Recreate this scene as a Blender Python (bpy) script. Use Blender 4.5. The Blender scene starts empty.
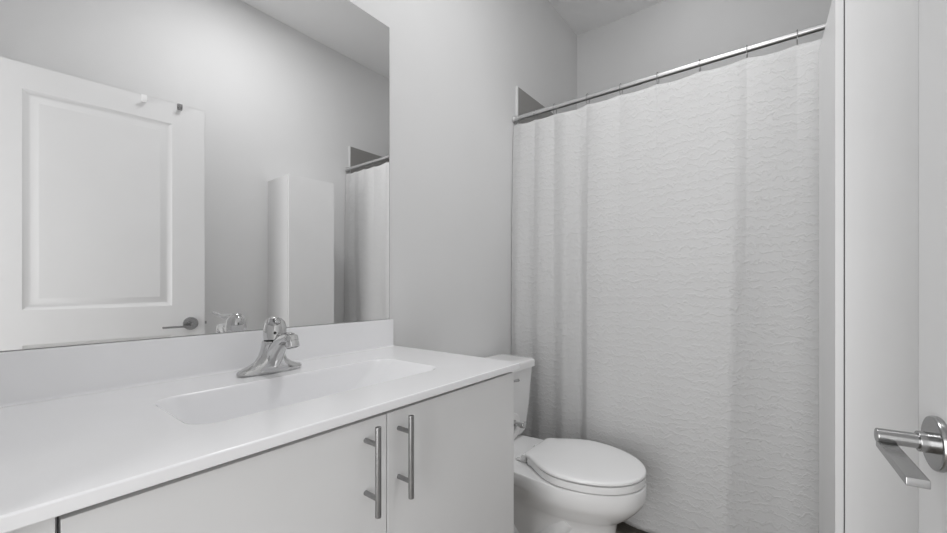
import bpy, bmesh, math, random
from mathutils import Vector, Matrix
random.seed(4)
SC = bpy.context.scene
C = SC.collection
PI = math.pi

# ------------------------------------------------------------------ camera, world, lights, exposure
cam_data = bpy.data.cameras.new('camera')
cam = bpy.data.objects.new('camera', cam_data)
C.objects.link(cam)
cam.location = (1.1333, 0.0, 1.10)
cam.rotation_euler = (PI / 2, 0, math.radians(37.5946))
cam_data.sensor_width = 36.0
cam_data.lens = 36.0 * 396.2156 / 947.0
cam_data.shift_y = 19.57 / 947.0
cam_data.clip_start = 0.02
SC.camera = cam

world = bpy.data.worlds.new('world')
SC.world = world
world.use_nodes = True
world.node_tree.nodes['Background'].inputs[0].default_value = (0.9, 0.9, 0.92, 1)
world.node_tree.nodes['Background'].inputs[1].default_value = 0.3

SC.view_settings.view_transform = 'Standard'
SC.view_settings.look = 'None'
SC.view_settings.gamma = 1.0
SC.view_settings.use_curve_mapping = False
SC.view_settings.exposure = 0.04


def area_light(name, loc, rot, sx, sy, power, shape='RECTANGLE'):
    d = bpy.data.lights.new(name, 'AREA')
    d.shape = shape
    d.size = sx
    d.size_y = sy
    d.energy = power
    d.color = (0.995, 0.996, 1.0)
    o = bpy.data.objects.new(name, d)
    o.location = loc
    o.rotation_euler = rot
    C.objects.link(o)
    return o


def globe_light(name, loc, radius, power):
    d = bpy.data.lights.new(name, 'POINT')
    d.shadow_soft_size = radius
    d.energy = power
    d.color = (0.995, 0.996, 1.0)
    o = bpy.data.objects.new(name, d)
    o.location = loc
    C.objects.link(o)
    return o


# round ceiling lamp of the bathroom, then two added fill lights, over the tub and behind the doorway
area_light('ceiling_lamp', (0.80, 1.00, 2.85), (0, 0, 0), 0.30, 0.30, 9.7, 'DISK')
globe_light('tub_fill', (0.76, 2.27, 2.72), 0.08, 0.7)  # added fill to brighten the alcove, no fixture modelled
area_light('hall_fill', (0.95, -1.20, 1.10), (PI / 2, 0, 0), 1.1, 1.8, 27.0)  # added frontal fill through the doorway, the hall has no window
SC.cycles.diffuse_bounces = 8
SC.cycles.max_bounces = 16


# ------------------------------------------------------------------ materials
def material(name, col, rough=0.5, metal=0.0, spec=0.5, coat=0.0, noise=None, bump=None):
    """noise = (scale, amount) faint colour variation; bump = (scale, strength, distance)"""
    m = bpy.data.materials.new(name)
    m.use_nodes = True
    nt = m.node_tree
    b = nt.nodes['Principled BSDF']
    b.inputs['Base Color'].default_value = (*col, 1)
    b.inputs['Roughness'].default_value = rough
    b.inputs['Metallic'].default_value = metal
    b.inputs['Specular IOR Level'].default_value = spec
    b.inputs['Coat Weight'].default_value = coat
    b.inputs['Coat Roughness'].default_value = 0.08
    tc = nt.nodes.new('ShaderNodeTexCoord')
    if noise:
        n = nt.nodes.new('ShaderNodeTexNoise')
        n.inputs['Scale'].default_value = noise[0]
        n.inputs['Detail'].default_value = 4
        nt.links.new(tc.outputs['Object'], n.inputs['Vector'])
        r = nt.nodes.new('ShaderNodeValToRGB')
        k = noise[1]
        r.color_ramp.elements[0].position = 0.3
        r.color_ramp.elements[1].position = 0.7
        r.color_ramp.elements[0].color = (*[c * (1 - k) for c in col], 1)
        r.color_ramp.elements[1].color = (*[min(1, c * (1 + k)) for c in col], 1)
        nt.links.new(n.outputs['Fac'], r.inputs[0])
        nt.links.new(r.outputs[0], b.inputs['Base Color'])
    if bump:
        n = nt.nodes.new('ShaderNodeTexNoise')
        n.inputs['Scale'].default_value = bump[0]
        n.inputs['Detail'].default_value = 3
        nt.links.new(tc.outputs['Object'], n.inputs['Vector'])
        bp = nt.nodes.new('ShaderNodeBump')
        bp.inputs['Strength'].default_value = bump[1]
        bp.inputs['Distance'].default_value = bump[2]
        nt.links.new(n.outputs['Fac'], bp.inputs['Height'])
        nt.links.new(bp.outputs[0], b.inputs['Normal'])
    return m


G = lambda v: (v, v, v)
M_wall = material('wall_paint', G(0.74), 0.6, spec=0.25, noise=(3, 0.012), bump=(140, 0.08, 0.002))
M_ceil = material('ceiling_paint', G(0.92), 0.8, spec=0.2, noise=(3, 0.01), bump=(120, 0.1, 0.002))
M_trim = material('trim_paint', G(0.74), 0.4, spec=0.35, noise=(4, 0.01))
M_door = material('door_paint', G(0.74), 0.38, spec=0.4, noise=(4, 0.01), bump=(60, 0.03, 0.002))
M_cab = material('cabinet_laminate', G(0.79), 0.35, spec=0.35, noise=(5, 0.012))
M_gap = material('gap_shade_and_mark', G(0.09), 0.7, spec=0.1, noise=(5, 0.05))  # shade of cabinet gaps put into the colour; also the faucet's dark mark
M_top = material('cultured_marble', (0.90, 0.90, 0.912), 0.16, spec=0.45, coat=0.25, noise=(6, 0.01))
M_porc = material('porcelain', G(0.88), 0.10, spec=0.5, coat=0.35, noise=(5, 0.008))
M_seat = material('seat_plastic', G(0.88), 0.22, spec=0.45, noise=(5, 0.008))
M_chrome = material('chrome', G(0.62), 0.07, metal=1.0, noise=(20, 0.02))
M_nickel = material('brushed_nickel', G(0.33), 0.32, metal=1.0, noise=(60, 0.06))
M_satin = material('satin_chrome', G(0.40), 0.24, metal=1.0, noise=(30, 0.03))
M_rod = material('rod_steel', G(0.66), 0.38, metal=1.0, noise=(25, 0.02))
M_wire = material('ring_wire', G(0.35), 0.3, metal=1.0, noise=(50, 0.05))
M_mirror = material('mirror_silver', G(0.95), 0.0, metal=1.0)
M_medge = material('mirror_edge', G(0.22), 0.3, spec=0.4, noise=(30, 0.05))
M_white = material('white_plastic', G(0.92), 0.3, spec=0.5, noise=(20, 0.01))
M_paper = material('tissue_paper', G(0.86), 0.9, spec=0.05, noise=(40, 0.02), bump=(220, 0.2, 0.001))
M_liner = material('tub_acrylic', G(0.78), 0.18, spec=0.5, noise=(5, 0.01))

# grey tile of the tub alcove
M_tile = material('grey_tile', (0.285, 0.278, 0.268), 0.3, spec=0.45)
nt = M_tile.node_tree
tc = nt.nodes.new('ShaderNodeTexCoord')
mp = nt.nodes.new('ShaderNodeMapping')
mp.inputs['Rotation'].default_value = (PI / 2, 0, 0)
br = nt.nodes.new('ShaderNodeTexBrick')
br.offset = 0.5
br.inputs['Scale'].default_value = 1.0
br.inputs['Brick Width'].default_value = 0.6
br.inputs['Row Height'].default_value = 0.3
br.inputs['Mortar Size'].default_value = 0.0025
br.inputs['Color1'].default_value = (0.285, 0.278, 0.268, 1)
br.inputs['Color2'].default_value = (0.275, 0.269, 0.26, 1)
br.inputs['Mortar'].default_value = (0.27, 0.265, 0.26, 1)
nt.links.new(tc.outputs['Object'], mp.inputs['Vector'])
nt.links.new(mp.outputs[0], br.inputs['Vector'])
nt.links.new(br.outputs['Color'], nt.nodes['Principled BSDF'].inputs['Base Color'])

# dark wood-look floor planks
M_floor = material('floor_planks', (0.11, 0.095, 0.08), 0.4, spec=0.4)
nt = M_floor.node_tree
tc = nt.nodes.new('ShaderNodeTexCoord')
br = nt.nodes.new('ShaderNodeTexBrick')
br.inputs['Scale'].default_value = 1.0
br.inputs['Brick Width'].default_value = 0.9
br.inputs['Row Height'].default_value = 0.15
br.inputs['Mortar Size'].default_value = 0.002
br.inputs['Color1'].default_value = (0.26, 0.235, 0.205, 1)
br.inputs['Color2'].default_value = (0.21, 0.19, 0.168, 1)
br.inputs['Mortar'].default_value = (0.14, 0.13, 0.12, 1)
gr = nt.nodes.new('ShaderNodeTexNoise')
gm = nt.nodes.new('ShaderNodeMapping')
gm.inputs['Scale'].default_value = (3, 60, 1)
nt.links.new(tc.outputs['Object'], gm.inputs['Vector'])
nt.links.new(gm.outputs[0], gr.inputs['Vector'])
mx = nt.nodes.new('ShaderNodeMix')
mx.data_type = 'RGBA'
mx.blend_type = 'OVERLAY'
mx.inputs[0].default_value = 0.5
nt.links.new(tc.outputs['Object'], br.inputs['Vector'])
nt.links.new(br.outputs['Color'], mx.inputs[6])
nt.links.new(gr.outputs['Fac'], mx.inputs[7])
nt.links.new(mx.outputs[2], nt.nodes['Principled BSDF'].inputs['Base Color'])

# puckered white curtain cloth: wavy rows of small raised stitches
M_cloth = material('puckered_cloth', G(0.64), 0.85, spec=0.12)
nt = M_cloth.node_tree
pb = nt.nodes['Principled BSDF']
tc = nt.nodes.new('ShaderNodeTexCoord')
wv = nt.nodes.new('ShaderNodeTexWave')
wv.bands_direction = 'Z'
wv.inputs['Scale'].default_value = 9.5
wv.inputs['Distortion'].default_value = 9.0
wv.inputs['Detail'].default_value = 3.0
wv.inputs['Detail Scale'].default_value = 3.2
wv.inputs['Detail Roughness'].default_value = 0.7
no = nt.nodes.new('ShaderNodeTexNoise')
no.inputs['Scale'].default_value = 75
no.inputs['Detail'].default_value = 2
po = nt.nodes.new('ShaderNodeMath')
po.operation = 'POWER'
po.inputs[1].default_value = 4.0
ml = nt.nodes.new('ShaderNodeMath')
ml.operation = 'MULTIPLY'
ad = nt.nodes.new('ShaderNodeMath')
ad.operation = 'MULTIPLY_ADD'
ad.inputs[1].default_value = 0.25
bp = nt.nodes.new('ShaderNodeBump')
bp.inputs['Strength'].default_value = 0.5
bp.inputs['Distance'].default_value = 0.0048
nt.links.new(tc.outputs['Object'], wv.inputs['Vector'])
nt.links.new(tc.outputs['Object'], no.inputs['Vector'])
nt.links.new(wv.outputs['Fac'], po.inputs[0])
nt.links.new(po.outputs[0], ml.inputs[0])
nt.links.new(no.outputs['Fac'], ml.inputs[1])
nt.links.new(no.outputs['Fac'], ad.inputs[0])
nt.links.new(ml.outputs[0], ad.inputs[2])
nt.links.new(ad.outputs[0], bp.inputs['Height'])
nt.links.new(bp.outputs[0], pb.inputs['Normal'])


# ------------------------------------------------------------------ mesh helpers
def obj(name, bm, mat, parent=None, smooth=True, angle=35, recenter=True, weighted=True):
    bmesh.ops.recalc_face_normals(bm, faces=bm.faces)
    me = bpy.data.meshes.new(name)
    if recenter and parent is None:
        xs = [v.co for v in bm.verts]
        lo = Vector([min(v[i] for v in xs) for i in range(3)])
        hi = Vector([max(v[i] for v in xs) for i in range(3)])
        org = Vector(((lo.x + hi.x) / 2, (lo.y + hi.y) / 2, lo.z))
    else:
        org = Vector((0, 0, 0))
        if parent is not None:
            p = parent
            while p is not None:
                org += p.location
                p = p.parent
    for v in bm.verts:
        v.co -= org
    bm.to_mesh(me)
    bm.free()
    o = bpy.data.objects.new(name, me)
    C.objects.link(o)
    me.materials.append(mat)
    if smooth:
        for p in me.polygons:
            p.use_smooth = True
        me.set_sharp_from_angle(angle=math.radians(angle))
        if weighted:
            wn = o.modifiers.new('weighted_normals', 'WEIGHTED_NORMAL')
            wn.keep_sharp = True
            wn.weight = 60
    if parent is not None:
        o.parent = parent
    else:
        o.location = org
    return o


def thing(name, label, cat, loc=(0, 0, 0), group=None):
    o = bpy.data.objects.new(name, None)
    o.empty_display_size = 0.05
    C.objects.link(o)
    o.location = loc
    return tag(o, label, cat, group)


def tag(o, label, cat, group=None):
    o['label'] = label
    o['category'] = cat
    if group:
        o['group'] = group
    return o


def struct(name, bm, mat, **k):
    o = obj(name, bm, mat, **k)
    o['kind'] = 'structure'
    return o


def box(bm, x0, x1, y0, y1, z0, z1, bev=0.0, seg=2):
    t = bmesh.new()
    bmesh.ops.create_cube(t, size=1)
    for v in t.verts:
        v.co = Vector(((x0 + x1) / 2 + v.co.x * (x1 - x0), (y0 + y1) / 2 + v.co.y * (y1 - y0),
                       (z0 + z1) / 2 + v.co.z * (z1 - z0)))
    if bev > 0:
        bmesh.ops.bevel(t, geom=t.edges[:], offset=bev, segments=seg, profile=0.5, affect='EDGES')
    merge(bm, t)
    return bm


def merge(bm, t):
    me = bpy.data.meshes.new('tmp')
    t.to_mesh(me)
    t.free()
    bm.from_mesh(me)
    bpy.data.meshes.remove(me)


def loft(bm, rings, cap0=True, cap1=True, closed=True):
    vr = [[bm.verts.new(p) for p in r] for r in rings]
    n = len(rings[0])
    for a, b in zip(vr, vr[1:]):
        for i in range(n if closed else n - 1):
            j = (i + 1) % n
            bm.faces.new((a[i], a[j], b[j], b[i]))
    if cap0:
        bm.faces.new(vr[0])
    if cap1:
        bm.faces.new(vr[-1][::-1])
    return bm


def circle(c, ax, r, n=24, ry=None):
    """ring of points about centre c perpendicular to axis ax"""
    ax = Vector(ax).normalized()
    up = Vector((0, 0, 1)) if abs(ax.z) < 0.9 else Vector((1, 0, 0))
    u = ax.cross(up).normalized()
    w = u.cross(ax).normalized()
    ry = r if ry is None else ry
    return [Vector(c) + u * (r * math.cos(2 * PI * i / n)) + w * (ry * math.sin(2 * PI * i / n)) for i in range(n)]


def cyl(bm, a, b, r, n=24, bev=0.0):
    a, b = Vector(a), Vector(b)
    d = (b - a).normalized()
    L = (b - a).length
    if bev > 0:
        k = [(0, r - bev), (bev * 0.3, r - bev * 0.3), (bev, r), (L - bev, r), (L - bev * 0.3, r - bev * 0.3), (L, r - bev)]
    else:
        k = [(0, r), (L, r)]
    return loft(bm, [circle(a + d * t, d, q, n) for t, q in k])


def tube(bm, pts, rad, n=16, sub=6):
    """smooth tube through points; rad = number or list"""
    P = [Vector(p) for p in pts]
    R = rad if isinstance(rad, (list, tuple)) else [rad] * len(P)
    Q, S = [], []
    for i in range(len(P) - 1):
        p0 = P[max(i - 1, 0)]; p1 = P[i]; p2 = P[i + 1]; p3 = P[min(i + 2, len(P) - 1)]
        for k in range(sub):
            t = k / sub
            Q.append(0.5 * ((2 * p1) + (p2 - p0) * t + (2 * p0 - 5 * p1 + 4 * p2 - p3) * t * t + (3 * p1 - p0 - 3 * p2 + p3) * t ** 3))
            S.append(R[i] + (R[i + 1] - R[i]) * t)
    Q.append(P[-1]); S.append(R[-1])
    rings = []
    ref = None
    for i, q in enumerate(Q):
        d = (Q[min(i + 1, len(Q) - 1)] - Q[max(i - 1, 0)]).normalized()
        if ref is None:
            ref = d.orthogonal().normalized()
        u = (ref - d * ref.dot(d)).normalized()
        ref = u
        w = d.cross(u)
        rings.append([q + (u * math.cos(2 * PI * k / n) + w * math.sin(2 * PI * k / n)) * S[i] for k in range(n)])
    return loft(bm, rings)


def rrect(x0, x1, y0, y1, r, z, n=6):
    """rounded rectangle ring at height z"""
    out = []
    for cx, cy, a0 in ((x1 - r, y1 - r, 0), (x0 + r, y1 - r, 90), (x0 + r, y0 + r, 180), (x1 - r, y0 + r, 270)):
        for k in range(n + 1):
            a = math.radians(a0 + 90 * k / n)
            out.append(Vector((cx + r * math.cos(a), cy + r * math.sin(a), z)))
    return out


# ------------------------------------------------------------------ room shell
W = 1.524            # room width
YB = 2.677           # far wall of the tub alcove
H = 2.874            # ceiling
YT = 1.857           # where the alcove tile begins
ZT = 2.185           # top of the alcove tile
YH = -1.30           # far wall of the hall behind the doorway

B = bmesh.new
struct('floor', box(B(), -0.1, 2.3, YH - 0.1, YB + 0.1, -0.10, 0.0), M_floor)
struct('ceiling', box(B(), -0.1, 2.3, YH - 0.1, YB + 0.1, H, H + 0.08), M_ceil)
struct('wall_left', box(B(), -0.10, 0.0, -0.11, YB + 0.1, 0, H), M_wall)
struct('wall_right', box(B(), W, W + 0.10, -0.11, YB + 0.1, 0, H), M_wall)
struct('wall_back', box(B(), 0, W, YB, YB + 0.10, 0, H), M_wall)
bm = B()
box(bm, 0, 0.555, -0.11, 0.0, 0, H)
box(bm, 1.412, W, -0.11, 0.0, 0, H)
box(bm, 0.555, 1.412, -0.11, 0.0, 2.05, H)
struct('wall_front', bm, M_wall)
bm = B()
box(bm, -0.1, 2.3, YH - 0.1, YH, 0, H)
box(bm, -0.1, 0.0, YH, -0.11, 0, H)
box(bm, 2.2, 2.3, YH, -0.11, 0, H)
box(bm, W + 0.1, 2.2, -0.11, -0.06, 0, H)
struct('wall_hall', bm, M_wall)
# tile of the alcove with its pale edge strip
bm = B()
box(bm, 0, 0.010, YT, YB, 0, ZT)
struct('trim_1', bm, M_tile)
bm = B()
box(bm, W - 0.010, W, YT, YB, 0, ZT)
struct('trim_2', bm, M_tile)
bm = B()
box(bm, 0.010, W - 0.010, YB - 0.010, YB, 0, ZT)
struct('trim_3', bm, M_tile)
for i, (x0, x1) in enumerate(((0, 0.012), (W - 0.012, W))):
    struct('trim_%d' % (4 + i), box(B(), x0, x1, YT - 0.009, YT, 0.10 if False else 0.0, ZT + 0.002, 0.001), M_trim)
struct('baseboard_left', box(B(), 0, 0.013, 0.97, YT - 0.010, 0, 0.10, 0.003), M_trim)
bm = B()
box(bm, W - 0.013, W, 0.0, 1.215, 0, 0.10, 0.003)
box(bm, W - 0.013, W, 1.53, YT - 0.010, 0, 0.10, 0.003)
struct('baseboard_right', bm, M_trim)

# ------------------------------------------------------------------ panel door, standing open
SWING = math.radians(6.0)      # the door stands a little past square
def swing(o):
    p = Vector((1.2835, 0.794, 0))
    r = Matrix.Rotation(SWING, 3, 'Z')
    o.location = p + r @ (o.location - p)
    o.rotation_euler = (0, 0, SWING)
    return o


def panel_door():
    x0, x1, y0, y1, z0, z1 = 1.2835, 1.3185, 0.0135, 0.794, 0.008, 2.024
    panels = [(0.155, 0.655, 1.000, 1.917), (0.155, 0.654, 0.23, 0.855)]
    bm = B()
    # core
    box(bm, x0 + 0.010, x1 - 0.010, y0 + 0.001, y1 - 0.001, z0 + 0.001, z1 - 0.001)
    # stiles and rails with the sunk mouldings cut round each raised panel
    def rect(x, a, b, c, d):
        return [Vector((x, a, c)), Vector((x, b, c)), Vector((x, b, d)), Vector((x, a, d))]
    for xf, s in ((x0, 1), (x1, -1)):
        ys = [y0, panels[0][0], panels[0][1], y1]
        zs = [z0, panels[1][2], panels[1][3], panels[0][2], panels[0][3], z1]
        for i in range(3):
            for j in range(5):
                if i == 1 and j in (1, 3):
                    a, b, c, d = ys[1], ys[2], zs[j], zs[j + 1]
                    prof = [(0, 0), (0.004, 0.002), (0.016, 0.0075), (0.020, 0.008), (0.026, 0.008), (0.046, 0.003), (0.049, 0.0025)]
                    loft(bm, [rect(xf + s * q, a + p, b - p, c + p, d - p) for p, q in prof], cap0=False)
                else:
                    v = [bm.verts.new(p) for p in rect(xf, ys[i], ys[i + 1], zs[j], zs[j + 1])]
                    bm.faces.new(v)
    bmesh.ops.remove_doubles(bm, verts=bm.verts, dist=0.0001)
    # edges
    box(bm, x0, x1, y1 - 0.0012, y1, z0, z1)
    box(bm, x0, x1, y0, y0 + 0.0012, z0, z1)
    box(bm, x0, x1, y0, y1, z1 - 0.0012, z1)
    box(bm, x0, x1, y0, y1, z0, z0 + 0.0012)
    o = struct('door_1', bm, M_door, angle=20)
    LY, LZ = 0.731, 0.907
    # lever handle: rose, stem and flat blade turned back to the hinge side
    bm = B()
    cyl(bm, (x0 + 0.001, LY, LZ), (x0 - 0.008, LY, LZ), 0.033, 40, 0.003)
    cyl(bm, (x0 - 0.007, LY, LZ), (x0 - 0.020, LY, LZ), 0.0125, 28, 0.001)
    cyl(bm, (x0 - 0.019, LY, LZ), (1.2265, LY, LZ), 0.0092, 28, 0.0012)
    t = B()
    box(t, 1.2265, 1.2450, 0.608, LY + 0.002, LZ - 0.0150, LZ - 0.0060, 0.0012)
    for v in t.verts:
        v.co.x += (v.co.y - LY) * 0.065
    merge(bm, t)
    h = obj('door_handle', bm, M_satin, o)
    h['label'] = 'chrome lever handle with flat blade'
    bm = B()
    box(bm, x0 + 0.011, x1 - 0.011, y1 - 0.001, y1 + 0.002, LZ - 0.028, LZ + 0.028, 0.0005)
    box(bm, x0 + 0.013, x1 - 0.015, y1, y1 + 0.011, LZ - 0.007, LZ + 0.007, 0.001)
    obj('latch', bm, M_nickel, o)
    for z in (0.25, 1.05, 1.82):
        bm = B()
        cyl(bm, (x1 - 0.002, 0.007, z - 0.045), (x1 - 0.002, 0.007, z + 0.045), 0.005, 12)
        box(bm, x0 + 0.012, x1 - 0.002, 0.0115, 0.0140, z - 0.045, z + 0.045)
        obj('hinge', bm, M_nickel, o)
    swing(o)
    return o


door = panel_door()


# ------------------------------------------------------------------ tub behind the curtain
def bathtub():
    t = thing('bathtub', 'white bathtub hidden behind the puckered shower curtain', 'bathtub', (W / 2, 2.27, 0))
    x0, x1, y0, y1 = 0.012, W - 0.012, 1.895, YB - 0.012
    bm = B()
    R = lambda d, z, r: rrect(x0 + d, x1 - d, y0 + d, y1 - d, r, z)
    loft(bm, [R(0.02, 0.001, .01), R(0.02, 0.36, .01), R(0.0, 0.37, .01), R(0.0, 0.395, .01), R(0.006, 0.40, .01),
              R(0.065, 0.40, .09), R(0.075, 0.39, .09), R(0.11, 0.12, .12), R(0.15, 0.08, .12)])
    obj('tub_shell', bm, M_liner, t)


bathtub()

# ------------------------------------------------------------------ mirror
def mirror():
    t = thing('wall_mirror', 'large frameless wall mirror above the white sink counter', 'mirror', (0.001, 0.49, 0.98))
    y0, y1, z0, z1 = 0.004, 0.9615, 0.9798, 2.046
    obj('backing', box(B(), 0.0005, 0.0048, y0, y1, z0, z1), M_medge, t)
    obj('mirror_glass', box(B(), 0.0050, 0.0055, y0 + 0.0012, y1 - 0.0018, z0 + 0.0010, z1 - 0.001), M_mirror, t)


mirror()

# ------------------------------------------------------------------ vanity cabinet
ZC = 0.882
CY0, CY1 = 0.003, 0.978
def vanity():
    t = thing('vanity_cabinet', 'white two-door vanity cabinet with bar pulls under the sink counter', 'cabinet', (0.27, 0.49, 0))
    bm = B()
    # carcass: sides, bottom, back, top stretcher, toe board (open box behind the doors)
    box(bm, 0.004, 0.514, 0.947, 0.965, 0.09, 0.8625)
    box(bm, 0.004, 0.514, 0.047, 0.065, 0.09, 0.8625)
    box(bm, 0.004, 0.514, 0.065, 0.947, 0.09, 0.108)
    box(bm, 0.004, 0.012, 0.065, 0.947, 0.108, 0.8625)
    box(bm, 0.03, 0.46, 0.047, 0.965, 0.0, 0.09)
    obj('body', bm, M_cab, t, smooth=False)
    bm = B()
    box(bm, 0.490, 0.508, 0.0655, 0.9465, 0.790, 0.862)
    box(bm, 0.500, 0.513, 0.487, 0.521, 0.109, 0.800)
    obj('face_rail', bm, M_gap, t, smooth=False)  # rail coloured near black to paint the shade in the door gaps
    obj('filler_strip', box(B(), 0.480, 0.5345, 0.002, 0.0615, 0.0, 0.8635, 0.0006), M_cab, t)
    for ya, yb, hy in ((0.0655, 0.5025, 0.4535), (0.5052, 0.9655, 0.533)):
        d = obj('door', box(B(), 0.5155, 0.5350, ya, yb, 0.094, 0.8540, 0.0010), M_cab, t)
        bm = B()
        cyl(bm, (0.571, hy, 0.690), (0.571, hy, 0.850), 0.0055, 20, 0.0008)
        for z in (0.722, 0.818):
            cyl(bm, (0.5345, hy, z), (0.571, hy, z), 0.0045, 16)
        h = obj('handle', bm, M_nickel, d)
        h['label'] = 'brushed metal bar pull'
    return t


van = vanity()


# ------------------------------------------------------------------ countertop with moulded basin
def countertop():
    t = thing('countertop', 'glossy white sink counter with moulded rectangular basin and backsplash', 'countertop', (0.27, 0.49, ZC))
    X0, X1 = 0.003, 0.5500
    zb = 0.8645
    n = 8
    # basin rings (x0,x1,y0,y1,r,z)
    rings = [(0.1810, 0.4230, 0.2170, 0.7930, 0.046, ZC),
             (0.1835, 0.4205, 0.2200, 0.7890, 0.045, ZC - 0.0008),
             (0.1858, 0.4180, 0.2230, 0.7850, 0.044, ZC - 0.0035),
             (0.1880, 0.4155, 0.2280, 0.7750, 0.043, ZC - 0.014),
             (0.1925, 0.4090, 0.2470, 0.7180, 0.042, ZC - 0.060),
             (0.2000, 0.4000, 0.2700, 0.6620, 0.042, ZC - 0.098),
             (0.2150, 0.3850, 0.3000, 0.6350, 0.042, ZC - 0.112),
             (0.2500, 0.3500, 0.3600, 0.5800, 0.040, ZC - 0.116)]
    bm = B()
    vr = [[bm.verts.new(p) for p in rrect(*r[:5], r[5], n)] for r in rings]
    N = len(vr[0])
    for a, b in zip(vr, vr[1:]):
        for i in range(N):
            bm.faces.new((a[i], a[(i + 1) % N], b[(i + 1) % N], b[i]))
    bm.faces.new(vr[-1])
    # matching outer ring: project each rim point to the slab outline
    def outline(e, z):
        out = []
        x0, x1, y0, y1 = X0 + e * 0, X1 - e, CY0, CY1 - e
        per = n + 1
        pts = rrect(*rings[0][:5], z, n)
        cs = ((x1, y1), (x0, y1), (x0, y0), (x1, y0))
        rc = 0.004
        for k in range(4):
            for q in range(per):
                a = math.radians(90 * k + 90 * q / n)
                sx, sy = cs[k]
                cx = sx - math.copysign(rc, sx - 0.3)
                cy = sy - math.copysign(rc, sy - 0.5)
                out.append(Vector((cx + rc * math.cos(a), cy + rc * math.sin(a), z)))
        return out
    outer = [outline(0.003, ZC), outline(0.0012, ZC - 0.0008), outline(0.0, ZC - 0.003), outline(0.0, zb + 0.0015), outline(0.001, zb)]
    ov = [[bm.verts.new(p) for p in r] for r in outer]
    for i in range(N):
        bm.faces.new((vr[0][i], ov[0][i], ov[0][(i + 1) % N], vr[0][(i + 1) % N]))
    for a, b in zip(ov, ov[1:]):
        for i in range(N):
            bm.faces.new((a[i], b[i], b[(i + 1) % N], a[(i + 1) % N]))
    # underside: slab bottom runs in to the bowl's outside
    def under(off, z):
        return [bm.verts.new(p) for p in rrect(rings[3][0] - off, rings[3][1] + off, rings[3][2] - off, rings[3][3] + off, 0.05, z, n)]
    u0 = under(0.008, zb)
    for i in range(N):
        bm.faces.new((ov[-1][i], u0[i], u0[(i + 1) % N], ov[-1][(i + 1) % N]))
    u1 = [bm.verts.new(p) for p in rrect(0.186, 0.415, 0.250, 0.690, 0.05, ZC - 0.105, n)]
    u2 = [bm.verts.new(p) for p in rrect(0.220, 0.380, 0.310, 0.620, 0.04, ZC - 0.126, n)]
    for a, b in ((u0, u1), (u1, u2)):
        for i in range(N):
            bm.faces.new((a[i], b[i], b[(i + 1) % N], a[(i + 1) % N]))
    bm.faces.new(u2)
    obj('counter_slab', bm, M_top, t, angle=50)
    bm = B()
    box(bm, 0.003, 0.0215, CY0, 0.9665, ZC - 0.0005, 0.9795, 0.002, 2)
    # small cove where the splash meets the slab
    rr = [Vector((0.0210, 0, ZC + 0.006)), Vector((0.0225, 0, ZC + 0.0025)), Vector((0.0275, 0, ZC + 0.0002)), Vector((0.015, 0, ZC + 0.0002))]
    loft(bm, [[p + Vector((0, y, 0)) for p in rr] for y in (CY0, 0.9655)])
    obj('backsplash', bm, M_top, t)
    bm = B()
    cyl(bm, (0.30, 0.475, ZC - 0.1165), (0.30, 0.475, ZC - 0.1135), 0.022, 32, 0.0015)
    cyl(bm, (0.30, 0.475, ZC - 0.114), (0.30, 0.475, ZC - 0.109), 0.015, 32, 0.002)
    d = obj('drain', bm, M_chrome, t)
    d['label'] = 'round chrome drain'


countertop()


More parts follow.
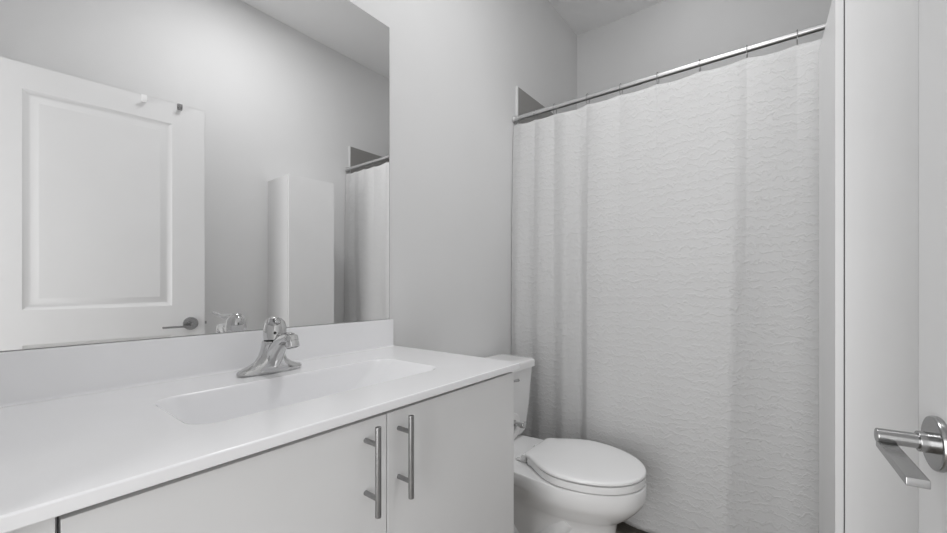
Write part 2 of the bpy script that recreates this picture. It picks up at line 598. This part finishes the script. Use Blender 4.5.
# ------------------------------------------------------------------ faucet
def faucet():
    fx, fy, z = 0.107, 0.485, ZC + .0003
    t = thing('sink_faucet', 'polished chrome single-lever faucet on the white sink counter', 'faucet', (fx, fy, z))
    n = 40
    def ell(cx, rx, ry, zz, p=2.4):
        out = []
        for i in range(n):
            a = 2 * PI * i / n
            c, s = math.cos(a), math.sin(a)
            out.append(Vector((cx + rx * math.copysign(abs(c) ** (2 / p), c), fy + ry * math.copysign(abs(s) ** (2 / p), s), zz)))
        return out
    bm = B()
    loft(bm, [ell(fx, .026, .078, z), ell(fx, .0275, .0800, z + .002), ell(fx, .0275, .0800, z + .007), ell(fx, .0268, .0770, z + .011),
              ell(fx + .001, .0265, .066, z + .0155), ell(fx + .002, .0262, .051, z + .0215), ell(fx + .004, .0260, .039, z + .030, 2.2), ell(fx + .006, .0258, .0315, z + .043, 2.1),
              ell(fx + .009, .0256, .0280, z + .057, 2.0), ell(fx + .012, .0256, .0264, z + .070, 2.0), ell(fx + .014, .0256, .0258, z + .079, 2.0), ell(fx + .014, .024, .024, z + .0812, 2.0)])
    obj('faucet_body', bm, M_chrome, t, angle=60)
    bm = B()
    path = [(fx + .004, fy, z + .022), (fx + .030, fy, z + .056), (fx + .062, fy, z + .082), (fx + .090, fy, z + .0920), (fx + .105, fy, z + .091)]
    rad = [.024, .0215, .0175, .0150, .0138]
    tube(bm, path, rad, 24, 8)
    obj('spout', bm, M_chrome, t, angle=60)
    bm = B()
    d = Vector((0.36, 0, -0.93)).normalized()
    a = Vector((fx + .1025, fy, z + .096))
    prof = [(-.004, .0100), (-.002, .0138), (.002, .0150), (.011, .0150), (.0115, .0138), (.0135, .0138), (.014, .0150), (.024, .0150), (.026, .0138), (.0262, .011), (.022, .0105)]
    loft(bm, [circle(a + d * k, d, r, 28) for k, r in prof])
    obj('aerator', bm, M_chrome, t, angle=40)
    bm = B()
    dx, dy = fx + .0165, fy + .003
    prof = [(.0815, .0225), (.0822, .0258), (.092, .0268), (.104, .0272), (.116, .0264), (.127, .0232), (.1345, .0165), (.1385, .009), (.1395, .002)]
    piv = Vector((dx, dy, z + .0815))
    tilt = Matrix.Rotation(math.radians(-6), 3, Vector((.43, .9, 0)))
    loft(bm, [[piv + tilt @ (p - piv) for p in circle((dx, dy, z + h), (0, 0, 1), r, 32)] for h, r in prof])
    # lever: flattened bar pointing to the room, rising a little at its tip
    a = Vector((dx - .010, dy + .004, z + .126))
    b = Vector((.184, fy - .034, z + .143))
    dd = (b - a).normalized()
    side = dd.cross(Vector((0, 0, 1))).normalized()
    up = side.cross(dd).normalized()
    L = (b - a).length
    rings = []
    for k, (w, h) in ((0, (.010, .008)), (.2, (.018, .011)), (.4, (.0150, .0085)), (.6, (.0105, .0048)), (.85, (.0088, .0034)), (.97, (.0075, .0030)), (1.0, (.0045, .002))):
        c = a + dd * (L * k) - up * (0.005 * math.sin(PI * k))
        rings.append([c + side * (w * math.cos(2 * PI * i / 20)) + up * (h * math.sin(2 * PI * i / 20)) for i in range(20)])
    loft(bm, rings)
    hd = obj('lever_handle', bm, M_chrome, t, angle=60)
    bm = B()
    c = Vector((dx, dy, z + .102)) + Vector((.0236, -.0112, 0))
    cyl(bm, c, c + Vector((.0036, -.0017, 0)), .0036, 16)
    s = obj('temperature_mark', bm, M_gap, hd)
    s['label'] = 'dark round mark'


faucet()


# ------------------------------------------------------------------ toilet
def toilet():
    ty = 1.445
    t = thing('toilet', 'white two-piece toilet with closed lid beside the vanity', 'toilet', (0.39, ty, 0))
    def egg(xb, wb, xm, xf, w, z, n=20, rb=0.03, conv=False):
        half = []
        half.append((xb, 0.0))
        half.append((xb, wb - rb))
        for k in range(1, 5):
            a = PI / 2 * k / 4
            half.append((xb + rb - rb * math.cos(a), wb - rb + rb * math.sin(a)))
        for k in range(1, 11):
            s = k / 10
            sm = math.sin(PI / 2 * s) if conv else s * s * (3 - 2 * s)
            half.append((xb + rb + (xm - xb - rb) * s, wb + (w - wb) * sm))
        for k in range(1, n + 1):
            a = PI / 2 * k / n
            half.append((xm + (xf - xm) * math.sin(a), w * math.cos(a)))
        pts = [Vector((x, ty + y, z)) for x, y in half]
        pts += [Vector((x, ty - y, z)) for x, y in half[-2:0:-1]]
        return pts
    bm = B()
    S = [(.105, .108, .40, .690, .124, .0), (.105, .108, .40, .690, .124, .025), (.110, .098, .40, .676, .112, .04),
         (.110, .094, .40, .668, .108, .13), (.108, .095, .41, .666, .109, .21), (.104, .098, .43, .674, .116, .248),
         (.098, .100, .45, .697, .131, .267), (.090, .104, .47, .722, .148, .289), (.078, .107, .485, .745, .165, .314),
         (.066, .110, .495, .761, .178, .335), (.058, .114, .495, .765, .181, .347), (.044, .146, .50, .769, .184, .358),
         (.034, .155, .50, .770, .1855, .378), (.032, .155, .50, .770, .1855, .400), (.037, .150, .50, .765, .1805, .4055)]
    loft(bm, [egg(a, b, c, d, e, z) for a, b, c, d, e, z in S])
    for s in (-1, 1):
        tube(bm, [(.52, ty + s * .070, .245), (.44, ty + s * .078, .150), (.36, ty + s * .080, .085), (.285, ty + s * .080, .125), (.225, ty + s * .082, .215),
                  (.175, ty + s * .082, .245), (.14, ty + s * .080, .17), (.13, ty + s * .078, .04)],
             [.040, .045, .045, .043, .042, .042, .040, .036], 18, 6)
    obj('bowl', bm, M_porc, t, angle=60)
    bm = B()
    sg = (.352, .108, .53, .767, .184)
    E = lambda d, z: egg(sg[0] + d, sg[1] - d * .7, sg[2], sg[3] - d, sg[4] - d, z, conv=True)
    loft(bm, [E(.012, .4090), E(.0005, .4100), E(0, .4110), E(0, .4315), E(.0005, .4328), E(.012, .4334)])
    obj('seat', bm, M_seat, t, angle=50)
    bm = B()
    lid = []
    for d, z in ((.012, .4380), (.0005, .4388), (0, .4396), (0, .4455), (.003, .4490), (.010, .4515), (.035, .4540), (.075, .4555), (.12, .4560)):
        lid.append(egg(.345 + d, .112 - d * .6, .53, .768 - d, .185 - d, z, conv=True))
    loft(bm, lid)
    obj('lid', bm, M_seat, t, angle=50)
    for s in (-1, 1):
        bm = B()
        loft(bm, [[Vector((x, ty + s * .070 + y, z)) for x, y in ((.300, -.022), (.300, .022), (.352, .022), (.352, -.022))] for z in (.4050, .4200)])
        bmesh.ops.bevel(bm, geom=bm.edges[:], offset=.005, segments=2, affect='EDGES')
        cyl(bm, (.342, ty + s * .070 - .030, .4310), (.342, ty + s * .070 + .030, .4310), .0105, 16, .003)
        obj('hinge', bm, M_seat, t)
    for s in (-1, 1):
        bm = B()
        loft(bm, [circle((.30, ty + s * .118, z), (0, 0, 1), r, 20) for z, r in ((.0, .019), (.020, .019), (.030, .015), (.034, .007))])
        obj('bolt_cap', bm, M_seat, t)
    # tank
    bm = B()
    def tk(x0, x1, w, z, r=.035):
        return rrect(x0, x1, ty - w, ty + w, r, z, 6)
    loft(bm, [tk(.045, .170, .155, .4060, .03), tk(.036, .190, .180, .416), tk(.030, .200, .190, .437), tk(.026, .210, .203, .55), tk(.022, .218, .220, .722)])
    tank = obj('tank', bm, M_porc, t, angle=50)
    bm = B()
    loft(bm, [tk(.020, .220, .222, .7225), tk(.016, .228, .229, .726), tk(.016, .228, .229, .750), tk(.018, .225, .226, .757), tk(.026, .216, .217, .7610, .03), tk(.05, .18, .18, .7630, .03)])
    obj('tank_lid', bm, M_porc, t, angle=50)
    bm = B()
    cyl(bm, (.211, 1.405, .692), (.2235, 1.405, .692), .011, 20, .002)
    tube(bm, [(.2245, 1.405, .692), (.2290, 1.43, .692), (.2300, 1.465, .690), (.2290, 1.497, .687)], [.0065, .006, .0055, .0068], 14, 5)
    f = obj('flush_lever', bm, M_chrome, tank)
    f['label'] = 'small chrome flush lever'


toilet()


# ------------------------------------------------------------------ toilet paper on the vanity's side
def paper_holder():
    z, y = 0.686, 1.026
    bm = B()
    cyl(bm, (0.385, 0.9650, z), (0.385, 0.9735, z), .022, 28, .002)
    t = obj('toilet_paper_holder', bm, M_chrome, van)
    t['label'] = 'chrome toilet paper holder'
    bm = B()
    tube(bm, [(0.385, 0.972, z), (0.385, 1.005, z), (0.388, y - .008, z), (0.398, y, z), (0.44, y, z), (0.528, y, z)], .0075, 16, 6)
    cyl(bm, (0.518, y, z), (0.534, y, z), .0098, 20, .0015)
    obj('arm', bm, M_chrome, t)
    bm = B()
    n = 40
    cz = z - .0128
    ri, ro = .0205, .040
    rings = [circle((x, y, cz), (1, 0, 0), r, n) for x, r in ((0.405, ri), (0.405, ro - .001), (0.406, ro), (0.496, ro), (0.497, ro - .001), (0.497, ri))]
    rings.append(rings[0])
    vr = [[bm.verts.new(p) for p in r] for r in rings[:-1]]
    for a, b in zip(vr, vr[1:] + vr[:1]):
        for i in range(n):
            bm.faces.new((a[i], a[(i + 1) % n], b[(i + 1) % n], b[i]))
    tag(obj('toilet_paper_roll', bm, M_paper), "white toilet paper roll on the chrome holder at the vanity's side", 'toilet paper')


paper_holder()


# ------------------------------------------------------------------ tall narrow cabinet
def tall_cabinet():
    x0, x1, y0, y1, z1 = 1.236, W - 0.001, 1.2225, 1.527, 1.7835
    t = thing('storage_cabinet', 'tall narrow white storage cabinet standing against the wall by the shower curtain', 'cabinet', ((x0 + x1) / 2, (y0 + y1) / 2, 0))
    bm = B()
    box(bm, x0 + .0165, x1, y0, y1, 0.0, z1, .0008)
    obj('body', bm, M_cab, t)
    bm = B()
    box(bm, x0, x0 + .0145, y0 + .001, y1 - .001, 0.06, z1 - .001, .001)
    obj('door', bm, M_cab, t)
    bm = B()
    box(bm, x0 + .0140, x0 + .0170, y0 + .006, y1 - .006, 0.065, z1 - .006)
    obj('door_gap_shade', bm, M_gap, t, smooth=False)  # dark strip painting the shade in the gap behind the door
    # stands very slightly turned, its near back corner at the wall
    p = Vector((x0, y0, 0))
    r = Matrix.Rotation(math.radians(1.8), 3, 'Z')
    t.location = p + r @ (t.location - p)
    t.rotation_euler = (0, 0, math.radians(1.8))


tall_cabinet()


# ------------------------------------------------------------------ shower rod, rings, curtain
RY, RZ, RR = 1.828, 1.9995, 0.0125
RINGX = [0.040, 0.134, 0.242, 0.413, 0.568, 0.723, 0.881, 1.038, 1.186, 1.300, 1.405, 1.485]
def shower_rod():
    t = thing('shower_rod', 'straight steel shower curtain rod between the two side walls', 'curtain rod', (W / 2, RY, RZ))
    bm = B()
    cyl(bm, (0.004, RY, RZ), (0.66, RY, RZ), RR, 28)
    cyl(bm, (0.60, RY, RZ), (W - 0.004, RY, RZ), RR - .0013, 28)
    obj('rod', bm, M_rod, t)
    for x0, s in ((0.0, 1), (W, -1)):
        bm = B()
        prof = [(0.0005, .016), (.003, .019), (.007, .0185), (.011, .0155), (.034, .0150), (.035, .012)]
        loft(bm, [circle((x0 + s * k, RY, RZ), (s, 0, 0), r, 28) for k, r in prof])
        obj('end_cap', bm, M_rod, t)


shower_rod()


def spline(xs, ys, x):
    if x <= xs[0]:
        return ys[0]
    if x >= xs[-1]:
        return ys[-1]
    for i in range(len(xs) - 1):
        if x <= xs[i + 1]:
            h = xs[i + 1] - xs[i]
            t = (x - xs[i]) / h
            m = lambda k: 0.0 if k in (0, len(xs) - 1) else (ys[k + 1] - ys[k - 1]) / (xs[k + 1] - xs[k - 1])
            # limit the slope at turning points
            def ml(k):
                if k in (0, len(xs) - 1):
                    return 0.0
                a = (ys[k] - ys[k - 1]) / (xs[k] - xs[k - 1])
                b = (ys[k + 1] - ys[k]) / (xs[k + 1] - xs[k])
                return 0.0 if a * b <= 0 else 2 * a * b / (a + b)
            m0, m1 = ml(i) * h, ml(i + 1) * h
            t2, t3 = t * t, t * t * t
            return (2 * t3 - 3 * t2 + 1) * ys[i] + (t3 - 2 * t2 + t) * m0 + (-2 * t3 + 3 * t2) * ys[i + 1] + (t3 - t2) * m1


FX = [0.0, .045, .11, .17, .24, .305, .375, .430, .50, .58, .66, .76, .86, .95, 1.01, 1.06, 1.12, 1.19, 1.27, 1.35, 1.43, 1.52]
FD = [.026, .040, .016, .028, .014, .032, .000, .038, .046, .036, .040, .028, .036, .047, .050, .034, .018, .010, .014, .026, .010, .024]


def curtain():
    x0, x1 = 0.0035, W - 0.0035
    nx, nz = 420, 110
    bm = B()
    g = []
    for j in range(nz + 1):
        v = j / nz                              # 0 top, 1 hem
        row = []
        for i in range(nx + 1):
            x = x0 + (x1 - x0) * i / nx
            # scalloped upper hem, highest at the rings
            k = max([r for r in RINGX if r <= x], default=RINGX[0])
            q = min([r for r in RINGX if r > x], default=RINGX[-1])
            s = 0.0 if q <= k else (x - k) / (q - k)
            sag = 4 * s * (1 - s)
            top = 1.962 - 0.015 * sag * min(1.0, (q - k) / 0.15)
            hem = 0.063 + 0.012 * math.sin(x * 9.5 + 4.2) + 0.004 * math.sin(x * 23)
            z = top + (hem - top) * v
            amp = 0.25 + 0.75 * min(1.0, v * 2.4) ** 0.7
            d = spline(FX, FD, x + 0.09 * v * max(0.0, x - 0.45)) * amp * (1.0 + 0.25 * v)
            # soft pleats hanging from the rings, dying out lower down
            fade = math.exp(-v * 4.5)
            d += (0.016 * sag * (q - k) / 0.15) * fade
            d += 0.0022 * math.sin(x * 31 + 3 * v + 1.5 * math.sin(v * 5)) * (0.4 + 0.6 * v)
            y = RY - 0.002 - d + 0.006 * v
            row.append(bm.verts.new((x, y, z)))
        g.append(row)
    for j in range(nz):
        for i in range(nx):
            bm.faces.new((g[j][i], g[j + 1][i], g[j + 1][i + 1], g[j][i + 1]))
    o = obj('shower_curtain', bm, M_cloth, angle=180, weighted=False)
    md = o.modifiers.new('thickness', 'SOLIDIFY')
    md.thickness = 0.0016
    md.offset = 1
    tag(o, 'white puckered fabric shower curtain hanging from the steel rod', 'shower curtain')
    return o


curtain()

RINGWORDS = ['first', 'second', 'third', 'fourth', 'fifth', 'sixth', 'seventh', 'eighth', 'ninth', 'tenth', 'eleventh', 'twelfth']
def ring_mesh():
    bm = B()
    R = 0.0235
    cz = -0.0110
    pts = []
    for k in range(33):
        a = PI / 2 + 2 * PI * k / 32
        pts.append(Vector((0, R * 0.86 * math.cos(a), cz + R * 1.15 * math.sin(a))))
    rings = []
    for k in range(32):
        c = pts[k]
        d = (pts[(k + 1) % 32] - pts[k - 1]).normalized()
        n1 = Vector((1, 0, 0))
        n2 = d.cross(n1)
        rings.append([c + (n1 * math.cos(2 * PI * i / 10) + n2 * math.sin(2 * PI * i / 10)) * 0.0012 for i in range(10)])
    vr = [[bm.verts.new(p) for p in r] for r in rings]
    for a, b in zip(vr, vr[1:] + vr[:1]):
        for i in range(10):
            bm.faces.new((a[i], a[(i + 1) % 10], b[(i + 1) % 10], b[i]))
    return bm


first = None
for k, x in enumerate(RINGX[:9]):
    lab = 'thin metal curtain ring, %s along the rod from the left wall' % RINGWORDS[k]
    if first is None:
        first = obj('curtain_ring', ring_mesh(), M_wire, recenter=False)
        o = first
    else:
        o = first.copy()
        C.objects.link(o)
    o.location = (x, RY, RZ)
    tag(o, lab, 'curtain ring', 'curtain rings on the shower rod')

# ------------------------------------------------------------------ over-door hooks
def door_hook(y, mat, wide, drop, label):
    x0, z1 = 1.2835, 2.024
    bm = B()
    box(bm, x0 - .0022, x0 - .0002, y - wide / 2, y + wide / 2, z1 - drop, z1 + .0022, .0004)
    box(bm, x0 - .0022, 1.3185 + .0022, y - wide / 2, y + wide / 2, z1 + .0003, z1 + .0022, .0004)
    box(bm, 1.3185 + .0002, 1.3185 + .0022, y - wide / 2, y + wide / 2, z1 - .03, z1 + .0022, .0004)
    rings = []
    for x, z in ((x0 - .001, z1 - drop + .006), (x0 - .008, z1 - drop + .001), (x0 - .016, z1 - drop + .003), (x0 - .020, z1 - drop + .012), (x0 - .021, z1 - drop + .022)):
        rings.append([Vector((x, y + a * wide * .45, z + b * .0028)) for a, b in ((-1, -1), (1, -1), (1, 1), (-1, 1))])
    loft(bm, rings)
    return tag(swing(obj('door_hook', bm, mat)), label, 'hook', 'hooks over the door top')


door_hook(0.545, M_white, .020, .034, 'bright white hook over the door top, farther from the door corner')
door_hook(0.685, M_satin, .020, .028, 'small grey metal hook over the door top, nearer the door corner')
